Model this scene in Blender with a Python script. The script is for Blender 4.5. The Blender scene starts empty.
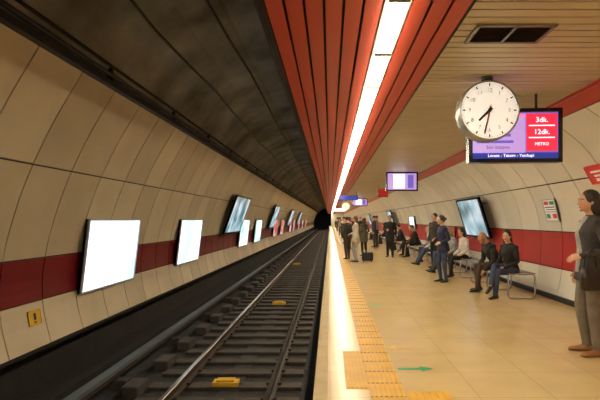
import bpy, math, random
from mathutils import Vector, Matrix
from mathutils.bvhtree import BVHTree
random.seed(7)
V=Vector
scene=bpy.context.scene
CAMZ=1.42; F=450.0; VX=330.0; VY=220.0
def gp(px,py):
    D=F*CAMZ/(py-VY); return ((px-VX)/F*D, D)
# ------------------------------------------------------------ materials
def lin(c):
    r=[]
    for x in c[:3]:
        x=x/255.0
        r.append(x/12.92 if x<=0.04045 else ((x+0.055)/1.055)**2.4)
    return (r[0],r[1],r[2],1.0)
MATS={}
def M(key,col,rough=.5,metal=0,noise=0.0,nscale=4.0,bump=0.0,bscale=30.0,emit=0.0,ecol=None,stretch=None,spec=.5):
    m=bpy.data.materials.new(key); m.use_nodes=True
    nt=m.node_tree; b=nt.nodes['Principled BSDF']
    c=lin(col); b.inputs['Base Color'].default_value=c
    b.inputs['Roughness'].default_value=rough; b.inputs['Metallic'].default_value=metal
    b.inputs['Specular IOR Level'].default_value=spec
    tc=nt.nodes.new('ShaderNodeTexCoord'); mp=nt.nodes.new('ShaderNodeMapping')
    nt.links.new(tc.outputs['Object'],mp.inputs['Vector'])
    if stretch: mp.inputs['Scale'].default_value=stretch
    if noise>0:
        n=nt.nodes.new('ShaderNodeTexNoise'); n.inputs['Scale'].default_value=nscale; n.inputs['Detail'].default_value=5
        nt.links.new(mp.outputs[0],n.inputs['Vector'])
        r=nt.nodes.new('ShaderNodeValToRGB')
        r.color_ramp.elements[0].position=.3; r.color_ramp.elements[1].position=.7
        r.color_ramp.elements[0].color=tuple(max(0,x*(1-noise)) for x in c[:3])+(1,)
        r.color_ramp.elements[1].color=tuple(min(1,x*(1+noise*.6)) for x in c[:3])+(1,)
        nt.links.new(n.outputs['Fac'],r.inputs['Fac']); nt.links.new(r.outputs['Color'],b.inputs['Base Color'])
    if bump>0:
        n2=nt.nodes.new('ShaderNodeTexNoise'); n2.inputs['Scale'].default_value=bscale; n2.inputs['Detail'].default_value=3
        nt.links.new(mp.outputs[0],n2.inputs['Vector'])
        bp=nt.nodes.new('ShaderNodeBump'); bp.inputs['Strength'].default_value=bump; bp.inputs['Distance'].default_value=.02
        nt.links.new(n2.outputs['Fac'],bp.inputs['Height']); nt.links.new(bp.outputs[0],b.inputs['Normal'])
    if emit>0:
        b.inputs['Emission Color'].default_value=lin(ecol or col); b.inputs['Emission Strength'].default_value=emit
    MATS[key]=m; return m
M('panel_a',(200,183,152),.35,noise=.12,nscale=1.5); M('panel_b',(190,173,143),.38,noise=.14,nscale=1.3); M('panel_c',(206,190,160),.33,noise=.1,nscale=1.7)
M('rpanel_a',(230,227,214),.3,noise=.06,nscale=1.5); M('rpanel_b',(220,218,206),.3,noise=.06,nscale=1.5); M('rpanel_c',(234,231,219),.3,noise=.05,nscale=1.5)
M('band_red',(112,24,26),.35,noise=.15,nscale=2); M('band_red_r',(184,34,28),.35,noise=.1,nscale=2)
M('joint_dark',(52,45,38),.8)
M('vault_concrete',(128,130,134),.9,noise=.7,nscale=.9,bump=.8,bscale=6)
M('ceil_red',(192,62,40),.5,noise=.12,nscale=2,stretch=(3,.3,1))
M('ceil_gap',(28,11,9),.8)
M('ceil_beige',(202,188,154),.45,noise=.12,nscale=1.5)
M('ceil_beige_gap',(46,39,30),.8)
M('lamp',(255,250,235),.4,emit=46,ecol=(255,236,198))
M('lamp_frame',(120,112,100),.4,metal=.3)
M('black',(10,10,11),.5); M('darkgrey',(34,34,36),.6,noise=.2); M('grime',(18,17,17),.9,noise=.5,nscale=3,bump=.4,bscale=10)
M('ballast',(28,26,25),.85,noise=.6,nscale=9,bump=1.0,bscale=22)
M('sleeper',(56,48,41),.75,noise=.4,nscale=6,bump=.4,bscale=30)
M('rail_steel',(130,122,114),.28,metal=1,noise=.2,nscale=3,stretch=(4,.3,4)); M('rail_rust',(50,34,26),.7,noise=.4,nscale=12)
M('third_cover',(84,92,98),.4,noise=.2,nscale=3)
M('conc_block',(56,52,47),.8,noise=.35,nscale=7,bump=.3)
M('yellow_paint',(215,168,36),.5,noise=.15,nscale=10); M('tactile',(206,156,48),.5,noise=.15,nscale=5,spec=.3)
M('green_paint',(20,150,90),.45); M('red_paint',(205,60,40),.45)
M('steel',(190,190,190),.25,metal=1)
M('clock_face',(250,248,240),.4,emit=.5,ecol=(255,250,240))
M('clock_rim',(150,146,138),.3,metal=.6); M('ink',(14,14,16),.5)
M('frame_alu',(176,182,190),.4)
M('scr_violet',(96,84,176),.3,emit=.8,ecol=(104,92,190)); M('scr_lilac',(188,160,225),.3,emit=.9,ecol=(176,140,214))
M('scr_red',(225,40,62),.3,emit=1.0,ecol=(228,40,64)); M('scr_white',(245,240,250),.3,emit=1.6,ecol=(246,240,252)); M('scr_pink',(230,150,190),.3,emit=1.0,ecol=(236,110,150))
M('scr_blue',(30,40,120),.3,emit=.9,ecol=(34,48,140))
M('bezel',(16,17,24),.25)
M('sign_green',(40,140,80),.4,emit=.1); M('sign_red',(205,40,40),.4,emit=.15); M('sign_white',(240,240,236),.4,emit=.1)
def poster(key,c1,c2,c3,s,scale):
    m=bpy.data.materials.new(key); m.use_nodes=True; nt=m.node_tree; b=nt.nodes['Principled BSDF']
    tc=nt.nodes.new('ShaderNodeTexCoord'); n=nt.nodes.new('ShaderNodeTexNoise'); n.inputs['Scale'].default_value=scale; n.inputs['Detail'].default_value=1.5
    r=nt.nodes.new('ShaderNodeValToRGB'); e=r.color_ramp.elements
    e[0].position=.34; e[0].color=lin(c1); e[1].position=.66; e[1].color=lin(c3); x=e.new(.5); x.color=lin(c2)
    nt.links.new(tc.outputs['Object'],n.inputs['Vector']); nt.links.new(n.outputs['Fac'],r.inputs['Fac'])
    b.inputs['Base Color'].default_value=(.1,.1,.1,1); nt.links.new(r.outputs['Color'],b.inputs['Emission Color'])
    b.inputs['Emission Strength'].default_value=s; b.inputs['Roughness'].default_value=.25; MATS[key]=m
poster('poster_white',(178,222,224),(232,243,252),(246,250,255),1.9,1.1)
poster('poster_mint',(120,210,190),(215,240,236),(255,255,255),1.6,1.6)
poster('poster_blue',(60,110,124),(150,190,204),(225,235,242),.9,1.6)
poster('poster_red',(190,40,45),(225,120,110),(250,240,235),.9,2.0)
poster('poster_green',(50,120,90),(150,190,150),(225,232,215),.5,2.5)
# floor
m=bpy.data.materials.new('floor_tiles'); m.use_nodes=True; nt=m.node_tree; b=nt.nodes['Principled BSDF']
tc=nt.nodes.new('ShaderNodeTexCoord'); br=nt.nodes.new('ShaderNodeTexBrick'); br.offset=0
br.inputs['Scale'].default_value=1; br.inputs['Brick Width'].default_value=.6; br.inputs['Row Height'].default_value=.6
br.inputs['Mortar Size'].default_value=.004; br.inputs['Mortar Smooth'].default_value=.3
br.inputs['Color1'].default_value=lin((206,180,128)); br.inputs['Color2'].default_value=lin((200,174,122)); br.inputs['Mortar'].default_value=lin((172,148,104))
n=nt.nodes.new('ShaderNodeTexNoise'); n.inputs['Scale'].default_value=2.2; n.inputs['Detail'].default_value=6
mx=nt.nodes.new('ShaderNodeMix'); mx.data_type='RGBA'; mx.blend_type='MULTIPLY'; mx.inputs['Factor'].default_value=.4
rr=nt.nodes.new('ShaderNodeValToRGB'); rr.color_ramp.elements[0].position=.3; rr.color_ramp.elements[0].color=(.72,.7,.66,1); rr.color_ramp.elements[1].position=.65
nt.links.new(tc.outputs['Object'],br.inputs['Vector']); nt.links.new(tc.outputs['Object'],n.inputs['Vector'])
nt.links.new(n.outputs['Fac'],rr.inputs['Fac']); nt.links.new(br.outputs['Color'],mx.inputs['A']); nt.links.new(rr.outputs['Color'],mx.inputs['B'])
nt.links.new(mx.outputs['Result'],b.inputs['Base Color']); b.inputs['Roughness'].default_value=.25; b.inputs['Specular IOR Level'].default_value=.35
MATS['floor_tiles']=m
M('edge_stone',(176,156,116),.6,noise=.12,nscale=6,spec=.2)

# ------------------------------------------------------------ mesh builder
class MB:
    def __init__(s): s.v=[]; s.f=[]; s.m=[]
    def add(s,vs,fs,mat):
        o=len(s.v); s.v+= [V(p) for p in vs]; s.f+=[tuple(i+o for i in f) for f in fs]; s.m+=[mat]*len(fs)
    def quad(s,a,b,c,d,mat): s.add([a,b,c,d],[(0,1,2,3)],mat)
    def box(s,c,size,mat,R=None):
        c=V(c); hx,hy,hz=[q/2 for q in size]; vs=[]
        for z in (-hz,hz):
            for x,y in ((-hx,-hy),(hx,-hy),(hx,hy),(-hx,hy)):
                p=V((x,y,z)); 
                if R: p=R@p
                vs.append(c+p)
        s.add(vs,[(3,2,1,0),(4,5,6,7),(0,1,5,4),(1,2,6,5),(2,3,7,6),(3,0,4,7)],mat)
    def bb(s,x0,x1,y0,y1,z0,z1,mat): s.box(((x0+x1)/2,(y0+y1)/2,(z0+z1)/2),(x1-x0,y1-y0,z1-z0),mat)
    def loft(s,rings,mat,n=18,p=1.0):
        vs=[];fs=[]
        for (c,ax,ay,a,b) in rings:
            for i in range(n):
                t=2*math.pi*i/n; cx,sy=math.cos(t),math.sin(t)
                cx=math.copysign(abs(cx)**p,cx); sy=math.copysign(abs(sy)**p,sy)
                vs.append(V(c)+V(ax)*a*cx+V(ay)*b*sy)
        k=len(rings)
        for r in range(k-1):
            for i in range(n):
                j=(i+1)%n; fs.append((r*n+i,r*n+j,(r+1)*n+j,(r+1)*n+i))
        fs.append(tuple(reversed(range(n)))); fs.append(tuple((k-1)*n+i for i in range(n)))
        s.add(vs,fs,mat)
    def tube(s,pts,rads,mat,n=12,flat=1.0,up=None,cap=True):
        pts=[V(p) for p in pts]; rings=[]; K=len(pts)
        for i,p in enumerate(pts):
            t=(pts[min(i+1,K-1)]-pts[max(i-1,0)]).normalized()
            u=V(up) if up else (V((0,0,1)) if abs(t.z)<.9 else V((0,1,0)))
            ax=t.cross(u).normalized(); ay=ax.cross(t).normalized()
            r=rads[i] if hasattr(rads,'__len__') else rads
            if i==0 and cap:
                for o,k in ((.98,.2),(.8,.6),(.45,.89)): rings.append((p-t*r*o,ax,ay,r*k,r*k*flat))
            rings.append((p,ax,ay,r,r*flat))
            if i==K-1 and cap:
                for o,k in ((.45,.89),(.8,.6),(.98,.2)): rings.append((p+t*r*o,ax,ay,r*k,r*k*flat))
        s.loft(rings,mat,n)
    def ell(s,c,r,mat,R=None,nu=20,nv=14,fn=None):
        vs=[];fs=[]; c=V(c)
        for j in range(nv+1):
            ph=math.pi*j/nv
            for i in range(nu):
                t=2*math.pi*i/nu; p=V((math.sin(ph)*math.cos(t),math.sin(ph)*math.sin(t),math.cos(ph)))
                q=fn(p) if fn else V((p.x*r[0],p.y*r[1],p.z*r[2]))
                if R: q=R@q
                vs.append(c+q)
        for j in range(nv):
            for i in range(nu):
                k=(i+1)%nu; fs.append((j*nu+i,(j+1)*nu+i,(j+1)*nu+k,j*nu+k))
        s.add(vs,fs,mat)
    def text(s,body,size,o,right,up,mat,align='CENTER'):
        cu=bpy.data.curves.new('t','FONT'); cu.body=body; cu.size=size; cu.align_x=align; cu.align_y='CENTER'; cu.resolution_u=2
        ob=bpy.data.objects.new('t',cu); scene.collection.objects.link(ob)
        dg=bpy.context.evaluated_depsgraph_get(); me=bpy.data.meshes.new_from_object(ob.evaluated_get(dg))
        o=V(o);right=V(right).normalized();up=V(up).normalized()
        s.add([o+right*v.co.x+up*v.co.y for v in me.vertices],[tuple(p.vertices) for p in me.polygons],mat)
        bpy.data.objects.remove(ob); bpy.data.meshes.remove(me); bpy.data.curves.remove(cu)
def finish(name,mb,smooth=False,bevel=0,loc=(0,0,0),rotz=0,clean=False,angle=None):
    me=bpy.data.meshes.new(name); me.from_pydata([tuple(v) for v in mb.v],[],mb.f)
    keys=[]; 
    for k in mb.m:
        if k not in keys: keys.append(k)
    for k in keys: me.materials.append(MATS[k])
    ix={k:i for i,k in enumerate(keys)}
    me.polygons.foreach_set('material_index',[ix[k] for k in mb.m])
    if smooth: me.polygons.foreach_set('use_smooth',[True]*len(me.polygons))
    me.update(); me.validate()
    ob=bpy.data.objects.new(name,me); scene.collection.objects.link(ob)
    ob.location=loc; ob.rotation_euler=(0,0,rotz)
    if angle is not None:
        try: me.set_sharp_from_angle(angle=angle)
        except Exception: pass
    if bevel:
        b=ob.modifiers.new('b','BEVEL'); b.width=bevel; b.segments=2; b.limit_method='ANGLE'
    return ob
Y0=-6.0; Y1=110.0; YE=124.0
# ------------------------------------------------------------ shell
PR=[(4.0,0.08),(4.06,.35),(4.1,.7),(4.1,1.2),(4.0,1.7),(3.8,2.12),(3.48,2.52),(3.1,2.80)]
PL=[(-3.9,-.30),(-4.0,.1),(-4.03,.5),(-3.99,.9),(-3.9,1.3),(-3.7,1.9),(-3.4,2.55),(-3.0,3.24)]
def prof(P,z):
    for i in range(len(P)-1):
        if P[i][1]<=z<=P[i+1][1]:
            t=(z-P[i][1])/(P[i+1][1]-P[i][1]); p0=P[max(i-1,0)];p1=P[i];p2=P[i+1];p3=P[min(i+2,len(P)-1)]
            m1=(p2[0]-p0[0])/(p2[1]-p0[1])*(p2[1]-p1[1]); m2=(p3[0]-p1[0])/(p3[1]-p1[1])*(p2[1]-p1[1])
            return (2*t**3-3*t*t+1)*p1[0]+(t**3-2*t*t+t)*m1+(-2*t**3+3*t*t)*p2[0]+(t**3-t*t)*m2
    return P[0][0] if z<P[0][1] else P[-1][0]
def panel_wall(name,P,rows,pitch,sgn,ya,yb,gap=.011):
    mb=MB(); th=.025*sgn
    zs=[P[0][1]+(P[-1][1]-P[0][1])*i/24 for i in range(25)]
    for a,b2 in zip(zs[:-1],zs[1:]):
        mb.quad((prof(P,a)+th,ya,a),(prof(P,a)+th,yb,a),(prof(P,b2)+th,yb,b2),(prof(P,b2)+th,ya,b2),'joint_dark')
    y=ya
    while y<yb-.01:
        for (z0,z1,ms) in rows:
            mat=random.choice(ms); k=max(2,int((z1-z0)/.13)); seg=[z0+gap+(z1-z0-2*gap)*i/k for i in range(k+1)]
            a=y+gap; c=min(y+pitch,yb)-gap; vs=[];fs=[]
            for z in seg: x=prof(P,z); vs+=[(x,a,z),(x,c,z)]
            for i in range(k): fs.append((2*i,2*i+1,2*i+3,2*i+2))
            n0=len(vs)
            for z in seg: x=prof(P,z)+th; vs+=[(x,a,z),(x,c,z)]
            for i in range(k):
                fs.append((2*i,2*i+2,n0+2*i+2,n0+2*i)); fs.append((2*i+1,2*i+3,n0+2*i+3,n0+2*i+1))
            fs.append((0,1,n0+1,n0)); fs.append((2*k,2*k+1,n0+2*k+1,n0+2*k))
            mb.add(vs,fs,mat)
        y+=pitch
    return finish(name,mb)
pl=['panel_a','panel_b','panel_c']; pr=['rpanel_a','rpanel_b','rpanel_c']
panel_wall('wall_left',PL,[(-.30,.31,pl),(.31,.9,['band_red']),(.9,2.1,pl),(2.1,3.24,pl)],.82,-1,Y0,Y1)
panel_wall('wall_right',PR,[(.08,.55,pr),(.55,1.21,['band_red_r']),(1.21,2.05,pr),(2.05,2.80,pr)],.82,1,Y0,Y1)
mb=MB(); mb.bb(3.96,4.03,Y0,Y1,0,.08,'darkgrey'); finish('baseboard_right',mb,bevel=.005)
mb=MB(); mb.add([(3.1,Y0,2.80),(3.1,Y1,2.80),(2.93,Y1,2.93),(2.93,Y0,2.93)],[(0,1,2,3)],'band_red_r')
mb.add([(3.1,Y0,2.80),(3.1,Y1,2.80),(3.14,Y1,2.80),(3.14,Y0,2.80)],[(0,1,2,3)],'band_red_r'); 
mb.bb(2.90,2.93,Y0,Y1,2.90,2.99,'band_red_r'); finish('trim_ceiling_right',mb)
# vault
mb=MB(); Q=[(-2.98,3.22),(-2.98,3.30),(-3.0,3.34),(-2.82,3.62),(-2.5,3.95),(-2.05,4.25),(-1.5,4.47),(-.8,4.6),(0,4.62),(1.2,4.55),(4.2,4.4)]
N=46
for i in range(len(Q)-1):
    for k in range(N):
        a=Y0+(YE-Y0)*k/N; c=Y0+(YE-Y0)*(k+1)/N
        mb.quad((Q[i][0],a,Q[i][1]),(Q[i][0],c,Q[i][1]),(Q[i+1][0],c,Q[i+1][1]),(Q[i+1][0],a,Q[i+1][1]),'vault_concrete')
finish('ceiling_tunnel_vault',mb,smooth=True)
mb=MB()
mb.bb(-3.06,-2.92,Y0,Y1,3.22,3.30,'darkgrey')
mb.tube([(-2.9,Y0,3.34),(-2.9,Y1,3.34)],.03,'black',8); mb.tube([(-2.84,Y0,3.42),(-2.84,Y1,3.42)],.02,'grime',8)
y=Y0
while y<Y1: mb.box((-2.93,y,3.38),(.08,.04,.2),'darkgrey'); y+=2.4
finish('trim_cable_tray',mb)
mb=MB()
for (x,z,r) in ((-2.3,4.02,.02),(-1.6,4.38,.025)):
    pts=[(x+.03*math.sin(i*1.3),Y0+i*1.5,z-.05+.03*math.sin(i*2.1)) for i in range(75)]
    mb.tube(pts,r,'black',6)
finish('tunnel_cables',mb,smooth=True)
# ends
mb=MB(); mb.bb(-4.4,4.4,YE,YE+.1,-1.5,4.8,'black'); finish('tunnel_dark_sheet',mb)  # black sheet painted as the darkness where the tunnel runs on, no real wall
mb=MB(); mb.bb(-4.4,4.4,Y0-.12,Y0-.02,-1.5,4.8,'panel_b'); finish('wall_back',mb)
mb=MB(); mb.bb(.3,4.3,Y1,Y1+.1,-0.02,3.0,'rpanel_b'); mb.bb(1.6,2.7,Y1-.03,Y1,0,2.1,'black'); finish('wall_platform_end',mb)
mb=MB(); mb.quad((4.3,Y0,-.1),(4.3,YE,-.1),(4.3,YE,4.8),(4.3,Y0,4.8),'grime'); finish('wall_right_backing',mb)
# platform
mb=MB(); mb.bb(-.02,4.05,Y0,Y1+.2,-.08,0,'floor_tiles'); finish('floor',mb)
mb=MB(); mb.bb(-.135,-.02,Y0,Y1,-.10,0.0,'edge_stone'); mb.bb(-.02,.0,Y0,Y1,-.10,-.08,'edge_stone')
mb.bb(.12,.22,Y0,Y1,-1.25,-.10,'grime'); mb.bb(-.02,4.05,Y0,Y1,-.12,-.10,'grime'); finish('trim_platform_edge',mb)
mb=MB()
mb.quad((-4.35,Y0,-1.25),(.2,Y0,-1.25),(.2,YE,-1.25),(-4.35,YE,-1.25),'ballast'); finish('floor_track_bed',mb)
mb=MB(); mb.bb(-4.35,-4.25,Y0,YE,-1.25,-.25,'grime'); mb.bb(-4.25,-3.9,Y0,YE,-.34,-.30,'grime'); mb.bb(-4.25,-3.75,Y0,Y1,-1.25,-1.0,'grime'); finish('wall_left_lower',mb)
# tactile strip
mb=MB()
mb.bb(.33,.615,Y0,Y1,0,.004,'tactile')
for i in range(7):
    x=.352+i*.0402; mb.bb(x-.009,x+.009,Y0,Y1,.004,.009,'tactile')
mb.bb(.135,.325,3.78,4.86,0,.004,'tactile')
for i in range(5): mb.bb(.15+i*.036,.168+i*.036,3.8,4.84,.004,.008,'tactile')
mb.bb(.63,.98,3.45,3.72,0,.004,'tactile')
for i in range(6): mb.bb(.645+i*.055,.668+i*.055,3.47,3.70,.004,.008,'tactile')
y=Y0
while y<Y1: mb.bb(.33,.615,y,y+.008,.004,.0095,'edge_stone'); y+=.3
finish('tactile_paving',mb)
def arrow(cx,cy,L,mat,ang,name):
    mb=MB(); R=Matrix.Rotation(ang,3,'Z')
    P=[(-L/2,-.03),(L*.12,-.03),(L*.12,-.085),(L/2,0),(L*.12,.085),(L*.12,.03),(-L/2,.03)]
    vs=[V((cx,cy,.003))+R@V((a,b,0)) for a,b in P]; mb.add(vs,[tuple(range(7))],mat); finish(name,mb)
x,y=gp(416,369); arrow(x,y,.34,'green_paint',0,'floor_arrow')
x,y=gp(374,305); arrow(x,y,.3,'green_paint',0,'floor_arrow')
x,y=gp(399,348); arrow(x,y,.26,'yellow_paint',math.pi,'floor_arrow')
x,y=gp(372,292); arrow(x,y,.3,'red_paint',math.pi,'floor_arrow')
# track
mb=MB(); y=Y0
while y<YE-1: mb.bb(-2.85,-.45,y,y+.24,-1.25,-1.19,'sleeper'); y+=.62
finish('railway_sleepers',mb,bevel=.01)
def rail(x,name):
    mb=MB(); S=[(-.07,-1.19),(-.07,-1.175),(-.012,-1.16),(-.012,-1.085),(-.034,-1.072),(-.034,-1.043),(-.026,-1.037),(.026,-1.037),(.034,-1.043),(.034,-1.072),(.012,-1.085),(.012,-1.16),(.07,-1.175),(.07,-1.19)]
    n=len(S); vs=[(x+a,Y0,z) for a,z in S]+[(x+a,YE-.5,z) for a,z in S]
    for i in range(n):
        j=(i+1)%n; mb.add([vs[i],vs[j],vs[n+j],vs[n+i]],[(0,1,2,3)],'rail_steel' if 5<=i<=7 else 'rail_rust')
    y=Y0+.12
    while y<60:
        for s in (-1,1): mb.box((x+s*.085,y,-1.165),(.06,.1,.035),'rail_rust')
        y+=.62
    return finish(name,mb)
rail(-2.32,'rail'); rail(-.885,'rail')
mb=MB(); mb.bb(-3.4,-3.26,Y0,YE-1,-.93,-.86,'third_cover'); mb.bb(-3.36,-3.3,Y0,YE-1,-1.02,-.95,'rail_rust')
y=Y0+.6
while y<YE-3:
    mb.bb(-3.44,-3.38,y,y+.08,-1.25,-.88,'darkgrey'); mb.bb(-3.46,-3.2,y-.05,y+.13,-1.25,-1.1,'conc_block'); y+=2.5
finish('third_rail',mb,bevel=.006)
mb=MB(); y=Y0+.3
while y<70:
    mb.bb(-3.12,-2.87,y,y+.42,-1.25,-1.07,'conc_block'); y+=1.24
finish('concrete_track_blocks',mb,bevel=.02)
mb=MB()
yy=Y0
while yy<98.5: mb.bb(-1.72,-1.42,yy+.25,yy+.61,-1.25,-1.235,'darkgrey'); yy+=.62
finish('trim_track_drain',mb)
for (px,py) in ((226,382),(279,300),(297,263)):
    D=F*(CAMZ+1.1)/(py-VY); D=Y0+round((D-.12-Y0)/.62)*.62+.12; X=(px-VX)/F*D
    mb=MB(); mb.bb(X-.2,X+.2,D-.1,D+.1,-1.189,-1.13,'yellow_paint'); mb.bb(X-.14,X+.14,D-.07,D+.07,-1.13,-1.10,'yellow_paint'); mb.tube([(X+.15,D,-1.15),(X+.2,D-.02,-1.17),(X+.26,D,-1.18)],.008,'black',6)
    finish('track_signal_beacon',mb,bevel=.01)
# ceilings
mb=MB()
w=(.375+.46)/6
for i in range(6):
    a=-.46+i*w; mb.bb(a+.011,a+w-.011,Y0,Y1,2.92,2.945,'ceil_red')
w=(.99-.56)/3
for i in range(3):
    a=.56+i*w; mb.bb(a+.011,a+w-.011,Y0,Y1,2.92,2.945,'ceil_red')
mb.bb(-.48,.375,Y0,Y1,2.965,2.98,'ceil_gap'); mb.bb(.56,1.0,Y0,Y1,2.965,2.98,'ceil_gap')
mb.bb(-.50,-.46,Y0,Y1,2.92,3.16,'ceil_gap'); mb.bb(-.56,-.50,Y0,Y1,3.02,3.12,'darkgrey')
finish('ceiling_red_slats',mb)
mb=MB(); mb.bb(-.5,4.25,Y0,Y1,3.16,3.2,'grime'); finish('ceiling_slab',mb)
mb=MB(); y=Y0
while y<Y1: mb.bb(1.0,2.92,y+.010,y+.110,2.935,2.95,'ceil_beige'); y+=.12
mb.bb(.99,2.93,Y0,Y1,2.96,2.98,'ceil_beige_gap'); mb.bb(.985,1.0,Y0,Y1,2.915,2.96,'ceil_gap')
finish('ceiling_beige_slats',mb)
mb=MB(); mb.bb(.375,.395,Y0,Y1,2.912,2.96,'lamp_frame'); mb.bb(.54,.56,Y0,Y1,2.912,2.96,'lamp_frame'); mb.bb(.375,.56,Y0,Y1,2.965,2.98,'lamp_frame')
y=Y0
while y<Y1-.5:
    mb.bb(.397,.538,y+.035,y+.965,2.894,2.955,'lamp'); mb.bb(.395,.54,y+.965,y+1.035,2.886,2.96,'lamp_frame'); y+=1.0
finish('ceiling_light_strip',mb)
# vent
mb=MB(); x0,x1,y0,y1=1.14,1.76,3.47,3.83
for (a,b2,c,d) in ((x0,x1,y0,y0+.03),(x0,x1,y1-.03,y1),(x0,x0+.03,y0,y1),(x1-.03,x1,y0,y1),((x0+x1)/2-.01,(x0+x1)/2+.01,y0,y1)): mb.bb(a,b2,c,d,2.918,2.936,'lamp_frame')
mb.bb(x0,x1,y0,y1,2.931,2.936,'black')
for i in range(9): mb.box(((x0+x1)/2,y0+.05+i*.034,2.926),(x1-x0-.05,.02,.004),'rail_rust',Matrix.Rotation(.5,3,'X'))
finish('ceiling_air_vent',mb)
# ------------------------------------------------------------ flat fixtures on walls
def wall_panel(name,xb,zb,xt,zt,ya,yb,face,side,frame='frame_alu',fw=.045,depth=.07,brackets=False,deco=None):
    mb=MB(); up=V((xt-xb,0,zt-zb)); L=up.length; up.normalize(); nrm=V((up.z,0,-up.x))*side
    if nrm.x*side<0: nrm=-nrm
    o=V((xb,ya,zb)); ry=V((0,1,0)); W=yb-ya
    R=Matrix((ry,up,nrm)).transposed()
    def B(u0,u1,v0,v1,n0,n1,mat): mb.box(o+ry*(u0+u1)/2+up*(v0+v1)/2+nrm*(n0+n1)/2,(u1-u0,v1-v0,n1-n0),mat,R)
    B(0,W,0,L,0,depth*.6,frame); B(0,W,0,fw,0,depth,frame); B(0,W,L-fw,L,0,depth,frame); B(0,fw,fw,L-fw,0,depth,frame); B(W-fw,W,fw,L-fw,0,depth,frame)
    B(fw,W-fw,fw,L-fw,depth*.6,depth*.75,face)
    if deco:
        for (u0,u1,v0,v1,mat) in deco: B(W*u0,W*u1,L*v0,L*v1,depth*.75,depth*.82,mat)
    if brackets:
        for u in (W*.2,W*.8):
            for v in (.12,.85):
                p=o+ry*u+up*(L*v); xw=prof(PL if side>0 else PR,p.z); mb.tube([p,(xw,p.y,p.z)],.015,'darkgrey',8)
    return finish(name,mb)
def LX(z): return prof(PL,z)+.012
def RX(z): return prof(PR,z)-.012
for (ya,yb) in ((7.09,9.0),(11.5,13.4),(19.3,21.3),(23.2,25.2),(31,33),(35.4,37.4),(43,45),(47,49),(55,57),(62,64),(70,72)):
    wall_panel('lightbox_poster',-3.985,.255,-3.845,1.44,ya,yb,'poster_white' if ya<15 else ('poster_mint' if ya<26 else 'poster_red'),1,fw=.025)
for (ya,yb) in ((16.0,18.8),(27.6,30.0),(39.5,42),(51,53.5)):
    wall_panel('wall_projection_screen',-3.84,.92,-3.33,2.34,ya,yb,'poster_blue',1,frame='bezel',fw=.07,brackets=True)
for (ya,yb,f) in ((11.0,12.9,'poster_blue'),(27,29,'poster_blue'),(42,44,'poster_blue')):
    wall_panel('wall_projection_screen',3.98,.98,3.66,2.0,ya,yb,f,-1,frame='bezel',fw=.05,brackets=True)
wall_panel('wall_poster',RX(1.0)-.01,1.0,RX(1.62),1.62,16.3,17.6,'poster_green',-1)
wall_panel('wall_poster',RX(1.0)-.01,1.0,RX(1.62),1.62,21.3,22.6,'poster_white',-1)
dec=[(.1,.45,.75,.9,'sign_green'),(.55,.9,.75,.9,'sign_red'),(.1,.9,.62,.66,'ink'),(.1,.8,.52,.55,'ink'),(.1,.9,.42,.44,'ink'),(.1,.4,.14,.34,'sign_red'),(.6,.9,.14,.34,'sign_green')]
wall_panel('wall_notice_board',RX(1.4)-.01,1.4,RX(1.8),1.8,7.9,8.35,'sign_white',-1,fw=.015,depth=.03,deco=dec)
wall_panel('emergency_sign',RX(1.95)-.01,1.95,RX(2.2),2.2,6.1,6.6,'sign_red',-1,frame='sign_red',fw=.01,depth=.03,deco=[(.2,.8,.62,.72,'sign_white'),(.2,.7,.4,.5,'sign_white'),(.3,.7,.15,.3,'sign_white')])
wall_panel('warning_sign',LX(.02)-.01,.0,LX(.2)-.01,.2,5.95,6.2,'yellow_paint',1,frame='yellow_paint',fw=.008,depth=.02,deco=[(.4,.6,.35,.8,'ink'),(.4,.6,.15,.25,'ink')])
wall_panel('fire_equipment_cabinet',RX(.62)-.01,.62,RX(1.2),1.2,14.6,15.1,'sign_red',-1,frame='steel',fw=.02,depth=.05)
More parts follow.
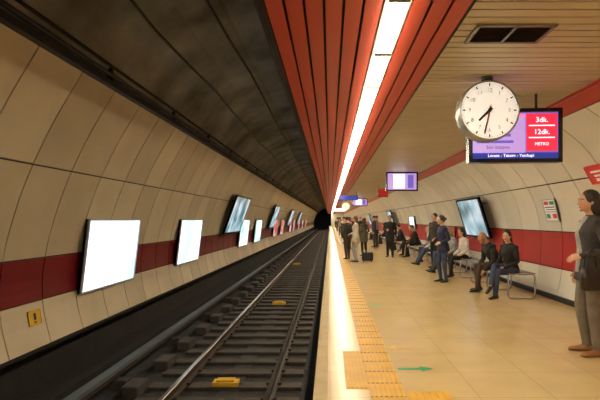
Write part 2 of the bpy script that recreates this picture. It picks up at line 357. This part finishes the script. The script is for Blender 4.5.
# ------------------------------------------------------------ clock
def clock(name,cx,cy,cz,r):
    mb=MB(); Y=V((0,1,0)); X=V((1,0,0)); Z=V((0,0,1)); c=V((cx,cy,cz)); d=.075
    R=[]
    for (o,k) in ((-d,.93),(-d-.012,.965),(-d-.008,1.0),(-d+.02,1.015),(d-.02,1.015),(d+.008,1.0),(d+.012,.965),(d,.93)):
        R.append((c+Y*o,X,Z,r*k,r*k))
    mb.loft(R,'clock_rim',48)
    for s in (-1,1):
        n=-Y if s<0 else Y; rx=X if s<0 else -X; o=c+n*(d+.002)
        vs=[o+rx*r*.94*math.cos(t*math.pi/24)+Z*r*.94*math.sin(t*math.pi/24) for t in range(48)]; mb.add(vs,[tuple(range(48))],'clock_face')
        def hand(ang,a,b,w,mat,lift):
            dr=rx*math.sin(ang)+Z*math.cos(ang); sd=rx*math.cos(ang)-Z*math.sin(ang); p=o+n*lift
            mb.add([p+dr*a-sd*w,p+dr*a+sd*w,p+dr*b+sd*w*.7,p+dr*b-sd*w*.7],[(0,1,2,3)],mat)
        for i in range(60):
            if i%5==0: hand(i*math.pi/30,r*.80,r*.9,.009,'ink',.002)
            else: hand(i*math.pi/30,r*.86,r*.9,.0035,'ink',.002)
        for h in range(1,13):
            a=h*math.pi/6; mb.text(str(h),r*.2,o+n*.002+rx*math.sin(a)*r*.66+Z*math.cos(a)*r*.66,rx,Z,'ink')
        hand(math.radians(7.53*30),-r*.12,r*.5,.016,'ink',.006); hand(math.radians(32*6),-r*.15,r*.8,.011,'ink',.009); hand(math.radians(195),-r*.2,r*.82,.004,'sign_red',.011)
        vs=[o+n*.012+rx*.022*math.cos(t*math.pi/8)+Z*.022*math.sin(t*math.pi/8) for t in range(16)]; mb.add(vs,[tuple(range(16))],'ink')
    mb.tube([(cx,cy,cz+r*.98),(cx,cy,2.93)],.02,'black',12,cap=False); mb.loft([((cx,cy,2.885),X,Y,.035,.035),((cx,cy,2.90),X,Y,.06,.06),((cx,cy,2.932),X,Y,.06,.06)],'black',16)
    return finish(name,mb,smooth=True,angle=math.radians(35))
cD=4.78
clock('station_clock',(487-VX)/F*cD,cD,CAMZ+(VY-112)/F*cD,.315)
# ------------------------------------------------------------ monitors
def monitor(name,xc,yc,zc,w,h,bright=False,yaw=0.0):
    mb=MB(); d=.12; t=.045
    B=lambda x0,x1,y0,y1,z0,z1,m: mb.bb(x0,x1,y0,y1,z0,z1,m)
    B(-w/2,w/2,0,d,-h/2,h/2,'bezel')
    for (a,b2,c,e) in ((-w/2,w/2,h/2-t,h/2),(-w/2,w/2,-h/2,-h/2+t),(-w/2,-w/2+t,-h/2+t,h/2-t),(w/2-t,w/2,-h/2+t,h/2-t)): B(a,b2,-.02,0,c,e,'bezel')
    iw=w-2*t; ih=h-2*t; x0=-iw/2; z0=-ih/2
    def S(u0,u1,v0,v1,mat,lv=1): mb.quad((x0+iw*u0,-.002*lv,z0+ih*v0),(x0+iw*u1,-.002*lv,z0+ih*v0),(x0+iw*u1,-.002*lv,z0+ih*v1),(x0+iw*u0,-.002*lv,z0+ih*v1),mat)
    if bright:
        S(0,1,0,1,'scr_lilac'); S(.2,.6,.08,.95,'scr_white',2); S(.7,.9,.1,.9,'scr_violet',2)
    else:
        S(0,1,0,1,'scr_violet'); S(.0,.62,.12,.9,'scr_lilac',2); S(.63,.99,.16,.97,'scr_red',2); S(0,1,0,.13,'scr_blue',2)
        S(.66,.96,.70,.72,'scr_white',3); S(.66,.96,.44,.46,'scr_white',3); S(.0,.62,.9,.97,'scr_pink',3)
        for u,v,s2 in ((.3,.76,.07),(.3,.62,.05),(.3,.5,.05),(.3,.36,.06)):
            S(u-.25,u+.25*s2*12,v-.025,v+.035,'scr_pink' if v>.6 else 'scr_violet',3)
        T=lambda s,sz,u,v,m: mb.text(s,sz,(x0+iw*u,-.009,z0+ih*v),(1,0,0),(0,0,1),m)
        T('3dk.',.085,.81,.83,'scr_white'); T('12dk.',.085,.81,.57,'scr_white'); T('METRO',.05,.81,.31,'scr_white'); T('Levent - Taksim - Yenikapi',.05,.45,.065,'scr_white'); T('Son istasyon',.055,.3,.245,'ink')
    for s in (-1,1): mb.tube([(s*w*.25,d*.6,h/2-.02),(s*w*.25,d*.6,2.935-zc)],.016,'bezel',8,cap=False)
    if True:
        B(-w/2+.02,w/2-.02,d,d+.1,-h/2+.04,h/2-.04,'darkgrey')
    return finish(name,mb,loc=(xc,yc,zc),rotz=yaw)
monitor('platform_monitor',(515-VX)/F*5.35,5.35,CAMZ+(VY-135.5)/F*5.35,1.09,.64,yaw=math.radians(-3))
monitor('platform_monitor',(402-VX)/F*14.2,14.2,CAMZ+(VY-181.5)/F*14.2,1.0,.6,bright=True)
monitor('platform_monitor',2.0,30,2.6,1.0,.5,bright=True)
clock('station_clock',1.2,34,2.45,.3)
def sign(name,x,y,z,w,h,f):
    mb=MB(); mb.bb(-w/2,w/2,-.05,.05,-h/2,h/2,'bezel'); mb.quad((-w/2+.02,-.053,-h/2+.02),(w/2-.02,-.053,-h/2+.02),(w/2-.02,-.053,h/2-.02),(-w/2+.02,-.053,h/2-.02),f)
    for s in (-1,1): mb.tube([(s*w*.4,0,h/2),(s*w*.4,0,2.935-z)],.012,'black',8,cap=False)
    finish(name,mb,bevel=.004,loc=(x,y,z))
sign('hanging_direction_sign',2.35,20,2.62,.45,.36,'sign_red'); sign('hanging_direction_sign',1.0,24,2.6,1.0,.25,'scr_blue'); sign('hanging_direction_sign',.9,44,2.4,1.4,.3,'scr_white')
# ------------------------------------------------------------ benches
def bench(y0,L):
    mb=MB(); 
    for y in (y0+.08,y0+L/2,y0+L-.08):
        xa,xb=3.18,3.66; r=.07; pts=[]
        for (cx,cz,a0) in ((xb-r,.45-r,0),(xa+r,.45-r,90),(xa+r,.012+r,180),(xb-r,.012+r,270)):
            for k in range(5):
                a=math.radians(a0+k*22.5); pts.append((cx+r*math.cos(a),y,cz+r*math.sin(a)))
        pts.append(pts[0]); mb.tube(pts,.017,'steel',10,up=(0,1,0))
    n=12
    for i in range(n):
        x=3.19+i*.041; mb.tube([(x,y0,.455+.012*math.cos(i/n*6.28)),(x,y0+L,.455+.012*math.cos(i/n*6.28))],.009,'steel',8)
    finish('metal_bench',mb,smooth=True)
for (a,l) in ((7.95,2.3),(10.9,2.3),(13.6,2.3),(17.0,2.3),(20.5,2.3),(26,2.3),(32,2.3)): bench(a,l)
# ------------------------------------------------------------ people
def skinm(k,c): M(k,c,.5,noise=.05,nscale=8)
skinm('skin',(206,152,122)); skinm('skin_pale',(218,172,142)); skinm('skin_tan',(182,128,98))
M('eye_white',(225,218,212),.3); M('eye_dark',(30,20,15),.2); M('lips',(166,80,74),.4)
M('hair_dark',(34,24,20),.45,noise=.4,nscale=30,bump=.4,bscale=80,stretch=(3,3,.4)); M('hair_brown',(72,46,30),.45,noise=.3,nscale=30,bump=.4,bscale=80,stretch=(3,3,.4)); M('hair_grey',(150,140,132),.5,noise=.3,nscale=30,bump=.4); M('hair_blond',(160,120,74),.5,noise=.3,nscale=30,bump=.4)
def cl(k,c,r=.8): M(k,c,r,noise=.3,nscale=7,bump=.8,bscale=12)
cl('c_charcoal',(52,49,50)); cl('c_greytrouser',(110,101,90)); cl('c_black',(20,20,23)); cl('c_navy',(34,40,72)); cl('c_jeans',(50,64,94)); cl('c_white',(226,222,216)); cl('c_lightgrey',(160,158,156)); cl('c_darkbrown',(56,40,33)); cl('c_red',(160,36,40)); cl('c_beige',(176,154,122)); cl('c_blue',(72,98,150)); cl('c_olive',(76,74,56)); cl('c_pink',(190,128,138)); cl('c_cream',(206,196,174))
M('shoe_black',(20,18,18),.35); M('shoe_tan',(140,92,54),.4); M('leather',(26,20,19),.4,noise=.2,bump=.2)
def hand(mb,wr,d,w,n,s,mat,curl=.5):
    d=V(d).normalized(); w=V(w); w=(w-d*w.dot(d)).normalized(); n0=V(n); n=d.cross(w).normalized()
    if n.dot(n0)<0: n=-n
    mb.loft([(wr-d*.02,w,n,.024*s,.019*s),(wr+d*.01,w,n,.026*s,.018*s),(wr+d*.04*s,w,n,.036*s,.016*s),(wr+d*.075*s,w,n,.041*s,.014*s),(wr+d*.092*s,w,n,.036*s,.010*s)],mat,14)
    for i,L in enumerate((.066,.076,.070,.054)):
        b=wr+d*.082*s+w*(.0295-.0197*i)*s; p=[b]; a=.15+curl*.25
        for k,fr in enumerate((.45,.32,.23)):
            a2=a+k*curl*.6; p.append(p[-1]+(d*math.cos(a2)+n*math.sin(a2))*L*fr*s)
        mb.tube(p,[.0092*s,.0085*s,.0076*s,.006*s],mat,8)
    b=wr+d*.03*s+w*.028*s; q=b+(d*.6+w*.75+n*.2).normalized()*.036*s; t=q+(d*.92+w*.25+n*.3).normalized()*.03*s
    mb.tube([b,q,t],[.0125*s,.0105*s,.008*s],mat,8)
ARMS={'down':((.045,-.03,-.28),(.05,.05,-.52)),'fold':((.06,.0,-.27),(-.10,.19,-.24)),'bag':((.06,-.05,-.27),(.02,.17,-.33)),
      'lap':((.06,.05,-.26),(-.05,.27,-.34)),'phone':((.05,.03,-.27),(-.03,.23,-.10)),'knee':((.05,.13,-.24),(.0,.36,-.33)),'pocket':((.09,-.06,-.27),(.03,.04,-.47))}
def person(name,loc,face,h=1.68,pose='stand',top='c_black',bot='c_jeans',hair=('long','hair_dark'),shoes='shoe_black',skin='skin',arms=('down','down'),lean=0,headyaw=0,headtilt=0,vox=.013,coat=0,female=True,skirt=0,collar=None,inner=None,backpack=None,stride=0,shift=0.0):
    k=h/1.70; mb=MB(); X=V((1,0,0))
    if pose=='stand': pz=.93
    else: pz=.53
    up0=pz-.93
    RL=Matrix.Rotation(-math.radians(lean),3,'X'); piv=V((0,0,pz))
    def U(x,y,z): return piv+RL@(V((x,y,z+up0))-piv)
    ax=X; 
    fy=RL@V((0,1,0)); uz=RL@V((0,0,1))
    sw=.172 if female else .195; wa=.128 if female else .15; ch=.152 if female else .172; hi=.168 if female else .162
    rings=[(U(0,-.005,.83),ax,fy,hi*.82,.10),(U(0,-.008,.88),ax,fy,hi*.98,.12),(U(0,-.008,.94),ax,fy,hi,.122),(U(0,0,1.01),ax,fy,(hi+wa)/2,.11)]
    mb.loft(rings,bot,24)
    tr=[(U(0,-.005,.92),ax,fy,hi+.008,.128),(U(0,0,1.0),ax,fy,(hi+wa)/2+.012,.118),(U(0,.004,1.08),ax,fy,wa+.012,.105),(U(0,.008,1.18),ax,fy,(wa+ch)/2+.012,.115),(U(0,.012,1.27),ax,fy,ch+.012,.128 if female else .125),(U(0,.0,1.34),ax,fy,ch+.018,.108),(U(0,-.008,1.385),ax,fy,sw*.86,.085),(U(0,-.012,1.42),ax,fy,.105,.068),(U(0,-.01,1.445),ax,fy,.066,.06)]
    mb.loft(tr,top,24)
    if inner: mb.loft([(U(0,.06,.86),ax,fy,.055,.098),(U(0,.06,1.0),ax,fy,.052,.082),(U(0,.06,1.1),ax,fy,.048,.075),(U(0,.065,1.25),ax,fy,.05,.092),(U(0,.05,1.34),ax,fy,.052,.078),(U(0,.015,1.43),ax,fy,.05,.058)],inner,20,.8)
    if coat:
        b=.93-coat
        if pose=='stand': mb.loft([(U(0,0,1.02),ax,fy,(hi+wa)/2+.018,.12),(U(0,-.005,.93),ax,fy,hi+.02,.135),(U(0,0,.93-coat*.5),ax,fy,hi+.03,.145),(U(0,0,b),ax,fy,hi+.035,.15)],top,24)
        else: mb.loft([(U(0,0,1.02),ax,fy,(hi+wa)/2+.018,.12),(U(0,-.01,.93),ax,fy,hi+.02,.135),(U(0,-.02,.86),ax,fy,hi+.025,.14)],top,24)
    hc=U(0,.022,1.585); HR=RL@Matrix.Rotation(math.radians(lean*.5),3,'X')@Matrix.Rotation(math.radians(headyaw),3,'Z')@Matrix.Rotation(-math.radians(headtilt),3,'X')
    mb.tube([U(0,-.012,1.40),U(0,-.005,1.46),U(0,.005,1.52)],[.056,.052 if female else .058,.052 if female else .058],skin,16)
    def hf(p):
        x=.075*p.x; y=.094*p.y; z=.118*p.z
        if p.z<0:
            q=-p.z; x*=1-.33*q**1.5; y*= (1-.05*q) if p.y>0 else (1-.38*q)
            if p.y>0: y+=.012*q*p.y
        return V((x,y,z))
    mb.ell(hc,None,skin,HR,28,20,hf)
    H=lambda x,y,z: hc+HR@V((x,y,z))
    mb.tube([H(0,.086,.018),H(0,.098,-.006),H(0,.106,-.024)],[.007,.010,.013],skin,10)
    mb.ell(H(0,.078,-.088),(.022,.018,.018),skin,HR,12,8)
    for s in (-1,1):
        mb.ell(H(s*.076,-.006,-.006),(.010,.018,.031),skin,HR,10,8)
        mb.tube([H(s*.016,.084,.028),H(s*.034,.083,.031),H(s*.050,.072,.024)],.008,skin,8)
    hands=[]
    for s,an in ((1,arms[0]),(-1,arms[1])):
        e,w=ARMS[an]; sh=V((s*sw,-.008,1.365))
        ee=sh+V((s*e[0],e[1],e[2])); ww=sh+V((s*w[0],w[1],w[2]))
        SH,E,W=U(*sh),U(*ee),U(*ww)
        f=1.0 if female else 1.15
        mb.tube([U(s*.10,-.01,1.375),SH,SH.lerp(E,.35),E,E.lerp(W,.35),W],[.055,.060*f,.052*f,.043*f,.041*f,.032*f],top,16)
        hd=(W-E).normalized()
        if an in('lap','fold'): hd=(hd+V((0,.3,-.35))).normalized()
        hands.append((W,hd,(RL@V((-s*.15,1,.3))) if an=='down' or an=='pocket' else V((-s*1,.2,.6)),(V((-s,0,0)) if an in('down','pocket') else V((0,-.3,-1))),an))
    for s in (1,-1):
        if pose=='stand':
            st=stride*s; hp=V((s*.085,0,.90)); kn=V((s*.092,.015+st*.5+(shift if s>0 else 0),.49)); an=V((s*.098,-.03+st+(shift*.6 if s>0 else 0),.085)); 
        elif pose=='sit' or (pose=='cross' and s<0):
            hp=V((s*.085,.0,.52)); kn=V((s*.10,.43,.50)); an=V((s*.10,.42-.06*s,.085))
        elif pose=='ext':
            hp=V((s*.085,.0,.52)); kn=V((s*.10,.44,.49)); an=V((s*.10,.66,.095))
        else:
            hp=V((s*.085,.0,.54)); kn=V((-s*.01,.42,.60)); an=V((-s*.12,.60,.27))
        g=1.0 if female else 1.04
        flare=.052
        mb.tube([hp,hp.lerp(kn,.35),kn,kn.lerp(an,.3),an+ (V((0,0,.0)))],[.092*g,.084*g,.062*g,.058*g,flare*.9],bot,16)
        dn=(an-kn).normalized(); fw=V((0,1,0)); 
        if pose=='cross' and s>0: fw=V((-.25,.8,-.45)).normalized()
        elif pose=='ext': fw=V((s*.15,.95,.15)).normalized()
        else: fw=V((s*.18,1,0)).normalized()
        uu=(V((0,0,1))-fw*fw.z).normalized(); sx=fw.cross(uu).normalized()
        base=an-V((0,0,.085-.04)) if not(pose=='cross' and s>0) else an+dn*.045
        rg=[]
        for t,a,b2,dz in ((-.075,.018,.02,0),(-.06,.034,.036,.0),(-.02,.038,.045,.005),(.05,.04,.036,-.003),(.11,.045,.026,-.012),(.155,.040,.02,-.018),(.182,.018,.012,-.024)):
            rg.append((base+fw*t+uu*dz,sx,uu,a,b2))
        mb.loft(rg,shoes,16)
        mb.tube([an.lerp(kn,.12),base+uu*.01],[.038,.036],skin,10)
    if skirt:
        mb.loft([(U(0,0,1.0),ax,fy,hi,.12),(U(0,0,.9),ax,fy,hi+.03,.14),(U(0,0,.93-skirt),ax,fy,hi+.06,.17)],bot,24)
    if hair[0]=='scarf':
        mb.ell(H(0,-.014,.006),(.086,.096,.122),hair[1],HR,24,16)
        mb.loft([(H(0,-.02,-.03),ax,fy,.084,.088),(U(0,-.012,1.45),ax,fy,.088,.085),(U(0,-.01,1.37),ax,fy,.14,.112),(U(0,-.0,1.30),ax,fy,.15,.12)],hair[1],20)
    me=bpy.data.meshes.new('tmp'); me.from_pydata([tuple(v) for v in mb.v],[],mb.f); me.update()
    ob=bpy.data.objects.new('tmp',me); scene.collection.objects.link(ob)
    r=ob.modifiers.new('r','REMESH'); r.mode='VOXEL'; r.voxel_size=vox; 
    s3=ob.modifiers.new('s','SMOOTH'); s3.factor=.5; s3.iterations=2 if vox>.011 else 3
    dg=bpy.context.evaluated_depsgraph_get(); em=bpy.data.meshes.new_from_object(ob.evaluated_get(dg))
    bvh=BVHTree.FromPolygons([tuple(v) for v in mb.v],mb.f)
    out=MB(); vs=[v.co.copy() for v in em.vertices]; out.v=vs
    for p in em.polygons:
        _,_,i,_=bvh.find_nearest(p.center); out.f.append(tuple(p.vertices)); out.m.append(mb.m[i] if i is not None else top)
    bpy.data.objects.remove(ob); bpy.data.meshes.remove(em); bpy.data.meshes.remove(me)
    for s in (-1,1):
        out.ell(H(s*.031,.0815,.006),(.0135,.008,.0075),'eye_white',HR,10,8)
        out.ell(H(s*.031,.088,.006),(.006,.004,.006),'eye_dark',HR,8,6)
        out.tube([H(s*.014,.0925,.026),H(s*.033,.090,.032),H(s*.052,.076,.024)],.0035,hair[1] if hair[0] not in('scarf','bald') else 'hair_dark',6)
    out.ell(H(0,.092,-.052),(.021,.007,.0045),'lips',HR,12,6); out.ell(H(0,.092,-.060),(.018,.007,.0045),'lips',HR,12,6)
    hm=hair[1]
    def strands(rx,ry,rz):
        def fn(p):
            w=1+.02*math.sin(11*math.atan2(p.y,p.x))*(1-abs(p.z)) ; return V((p.x*rx*w,p.y*ry*w,p.z*rz))
        return fn
    if hair[0]=='short': out.ell(H(0,-.017,.036),None,hm,HR,32,18,strands(.083,.094,.092)); 
    if hair[0] in('long','bun','bob'): out.ell(H(0,-.018,.026),None,hm,HR,36,20,strands(.087,.098,.106))
    if hair[0]=='bald': out.ell(H(0,-.03,-.01),None,hm,HR,24,14,strands(.081,.078,.055))
    if hair[0] in('long','bob'):
        e=-.25 if hair[0]=='long' else -.14
        hx=HR@X; hy=HR@V((0,1,0))
        out.loft([(H(0,-.03,.06),hx,hy,.07,.07),(H(0,-.032,.0),hx,hy,.09,.078),(H(0,-.045,-.07),hx,hy,.092,.062),(H(0,-.06,-.13),hx,hy,.094,.05),(H(0,-.075,e),hx,hy,.075,.032),(H(0,-.075,e-.02),hx,hy,.04,.015)],hm,24)
    if hair[0]=='bun': out.ell(H(0,-.12,.03),(.04,.038,.04),hm,HR,16,12)
    for (W,hd,w,n,an) in hands:
        if an=='pocket': continue
        hand(out,W,hd,w,n,1.0,skin,.55)
    if backpack:
        out.loft([(U(0,-.19,1.0),ax,fy,.13,.07),(U(0,-.2,1.03),ax,fy,.145,.085),(U(0,-.205,1.2),ax,fy,.145,.09),(U(0,-.195,1.36),ax,fy,.12,.07),(U(0,-.18,1.39),ax,fy,.08,.04)],backpack,20,.6)
        for s in (-1,1): out.tube([U(s*.09,-.14,1.34),U(s*.105,-.02,1.425),U(s*.105,.12,1.3),U(s*.12,.10,1.12),U(s*.11,-.12,1.02)],.014,backpack,8)
    out.v=[v*k for v in out.v]
    return finish(name,out,smooth=True,loc=(loc[0],loc[1],0 if len(loc)<3 else loc[2]),rotz=math.radians(face))
LEFT=90
xw,yw=gp(591,354)
person('standing_woman',(xw,yw),LEFT-8,1.73,top='c_charcoal',bot='c_greytrouser',hair=('bob','hair_dark'),shoes='shoe_tan',arms=('down','bag'),vox=.0075,coat=.16,headyaw=4,inner='c_lightgrey',skin='skin',shift=.05)
# handbag hung from the bent left forearm
mb=MB(); th=math.radians(LEFT-8); kk=1.73/1.70
def wl(x,y,z): return V((xw+kk*(x*math.cos(th)-y*math.sin(th)), yw+kk*(x*math.sin(th)+y*math.cos(th)), kk*z))
X=V((1,0,0)); Y=V((0,1,0))
fp=wl(-.172-.045,.10,1.055)
b0=fp+V((0,-.02,0)); z1=fp.z-.14
mb.loft([((b0.x,b0.y,z1-.225),X,Y,.085,.035),((b0.x,b0.y,z1-.21),X,Y,.105,.048),((b0.x,b0.y,z1-.10),X,Y,.105,.05),((b0.x,b0.y,z1-.01),X,Y,.09,.032),((b0.x,b0.y,z1+.005),X,Y,.08,.016)],'leather',24,.6)
for dy in (-.018,.018):
    mb.tube([(b0.x-.06,b0.y+dy,z1-.01),(b0.x-.05,b0.y+dy,z1+.09),(b0.x-.025,b0.y+dy*.4,z1+.165),(b0.x+.01,b0.y,z1+.185),(b0.x+.04,b0.y+dy*.4,z1+.165),(b0.x+.055,b0.y+dy,z1+.09),(b0.x+.06,b0.y+dy,z1-.01)],.007,'leather',8)
finish('handbag',mb,smooth=True)
person('seated_woman',(3.36,8.35),LEFT+22,1.62,'cross',top='c_black',bot='c_jeans',hair=('long','hair_dark'),arms=('lap','lap'),lean=8,headyaw=30,vox=.0105,skin='skin_pale')
person('seated_man',(3.36,9.0),LEFT+5,1.66,'sit',top='c_black',bot='c_darkbrown',hair=('bald','hair_grey'),arms=('knee','knee'),lean=28,headyaw=15,vox=.0115,female=False,skin='skin_tan')
sw1=person('seated_woman',(3.42,11.3),LEFT+8,1.62,'sit',top='c_white',bot='c_black',hair=('long','hair_dark'),arms=('lap','lap'),lean=10,headyaw=10,vox=.013)
person('seated_woman',(3.38,12.1),LEFT,1.6,'ext',top='c_lightgrey',bot='c_charcoal',hair=('bob','hair_blond'),arms=('lap','lap'),lean=14,vox=.014)
person('seated_woman',(3.38,12.8),LEFT,1.6,'sit',top='c_cream',bot='c_jeans',hair=('scarf','c_white'),arms=('lap','lap'),lean=6,vox=.014)
xx,yy=gp(443,282)
person('standing_woman',(xx,yy),LEFT+15,1.52,top='c_navy',bot='c_jeans',hair=('bun','hair_brown'),arms=('fold','bag'),lean=3,vox=.012,coat=.14,skin='skin_pale',shift=.06)
person('standing_man',(3.1,13.3),LEFT+30,1.62,top='c_charcoal',bot='c_black',hair=('short','hair_dark'),arms=('down','pocket'),vox=.014,female=False)
person('seated_man',(3.4,14.2),LEFT,1.66,'ext',top='c_white',bot='c_jeans',hair=('short','hair_dark'),arms=('knee','lap'),lean=16,vox=.014,female=False)
sw2=person('seated_woman',(3.4,15.0),LEFT,1.6,'sit',top='c_blue',bot='c_charcoal',hair=('scarf','c_cream'),arms=('lap','lap'),lean=10,vox=.015)
sm1=person('seated_man',(3.4,17.4),LEFT,1.66,'sit',top='c_black',bot='c_black',hair=('short','hair_dark'),arms=('knee','knee'),lean=20,vox=.015,female=False)
person('seated_woman',(3.4,18.3),LEFT,1.6,'cross',top='c_red',bot='c_black',hair=('long','hair_dark'),arms=('lap','lap'),lean=8,vox=.015)
for src,y in ((sm1,20.9),(sw2,21.7),(sw1,22.4),(sm1,26.5),(sw1,27.4),(sm1,32.4),(sw2,33.3)):
    o=src.copy(); scene.collection.objects.link(o); o.location=(3.4,y,0)
xx,yy=gp(390,257)
person('standing_man',(xx,yy),160,1.60,top='c_black',bot='c_black',hair=('short','hair_dark'),arms=('fold','down'),vox=.013,coat=.3,female=False)
xx,yy=gp(344,259)
person('standing_man',(xx+.12,yy),LEFT-60,1.55,top='c_charcoal',bot='c_darkbrown',hair=('short','hair_dark'),arms=('down','pocket'),vox=.013,female=False,backpack='c_black',stride=.06)
xx,yy=gp(354,262)
person('standing_woman',(xx+.06,yy),LEFT,1.56,top='c_cream',bot='c_lightgrey',hair=('long','hair_brown'),arms=('bag','down'),vox=.013,coat=.2,shift=.08)
xx,yy=gp(364,256)
person('standing_woman',(xx,yy),30,1.5,top='c_olive',bot='c_black',hair=('scarf','c_darkbrown'),arms=('bag','down'),vox=.014,coat=.3)
xx,yy=gp(374,247)
person('standing_man',(xx,yy),LEFT,1.64,top='c_navy',bot='c_charcoal',hair=('short','hair_dark'),arms=('down','down'),vox=.015,female=False)
base=[person('standing_man',(.85,27.5),LEFT,1.62,top='c_beige',bot='c_charcoal',hair=('short','hair_dark'),vox=.02,female=False),
      person('standing_woman',(1.35,31),LEFT+40,1.56,top='c_pink',bot='c_jeans',hair=('long','hair_brown'),vox=.02,arms=('bag','down')),
      person('standing_man',(1.9,28),170,1.62,top='c_black',bot='c_jeans',hair=('short','hair_dark'),vox=.02,female=False,coat=.2),
      person('standing_woman',(2.4,33),100,1.56,top='c_charcoal',bot='c_black',hair=('scarf','c_cream'),vox=.02,coat=.4)]
spots=[(.95,22),(2.5,24.2),(.95,35),(1.8,37),(2.8,36),(.9,42),(2.3,44),(3.0,41),(1.3,50),(2.1,52),(.9,58),(1.9,60),(1.4,68),(2.4,66),(1.0,75),(1.9,80),(2.8,72),(1.3,90)]
for i,(x,y) in enumerate(spots):
    b=base[(i*3+1)%4]; o=b.copy(); scene.collection.objects.link(o); o.location=(x,y,0); o.rotation_euler=(0,0,math.radians(random.choice((70,90,110,0,180)))); s=random.uniform(.95,1.04); o.scale=(s,s,s)
xx,yy=gp(361,262); xx+=.22
mb=MB(); mb.loft([((xx,yy,.05),X,Y,.17,.10),((xx,yy,.07),X,Y,.19,.12),((xx,yy,.30),X,Y,.19,.12),((xx,yy,.33),X,Y,.17,.10)],'c_black',24,.45)
for a in (-.13,.13):
    for c in (-.07,.07): mb.ell((xx+a,yy+c,.025),(.015,.025,.025),'shoe_black')
mb.tube([(xx-.08,yy,.33),(xx-.08,yy,.375),(xx+.08,yy,.375),(xx+.08,yy,.33)],.01,'steel',8)
finish('suitcase',mb,smooth=True,angle=math.radians(40))
# ------------------------------------------------------------ world, camera
w=bpy.data.worlds.new('w'); scene.world=w; w.use_nodes=True; w.node_tree.nodes['Background'].inputs[0].default_value=(.02,.02,.022,1)
cam=bpy.data.cameras.new('cam'); co=bpy.data.objects.new('camera',cam); scene.collection.objects.link(co)
co.location=(0,0,CAMZ); co.rotation_euler=(math.radians(90),0,0); cam.sensor_width=36; cam.lens=36*F/600
cam.shift_x=-30/600; cam.shift_y=20/600; cam.clip_start=.05; cam.clip_end=300
scene.camera=co
scene.view_settings.view_transform='Standard'
scene.view_settings.gamma=1.1
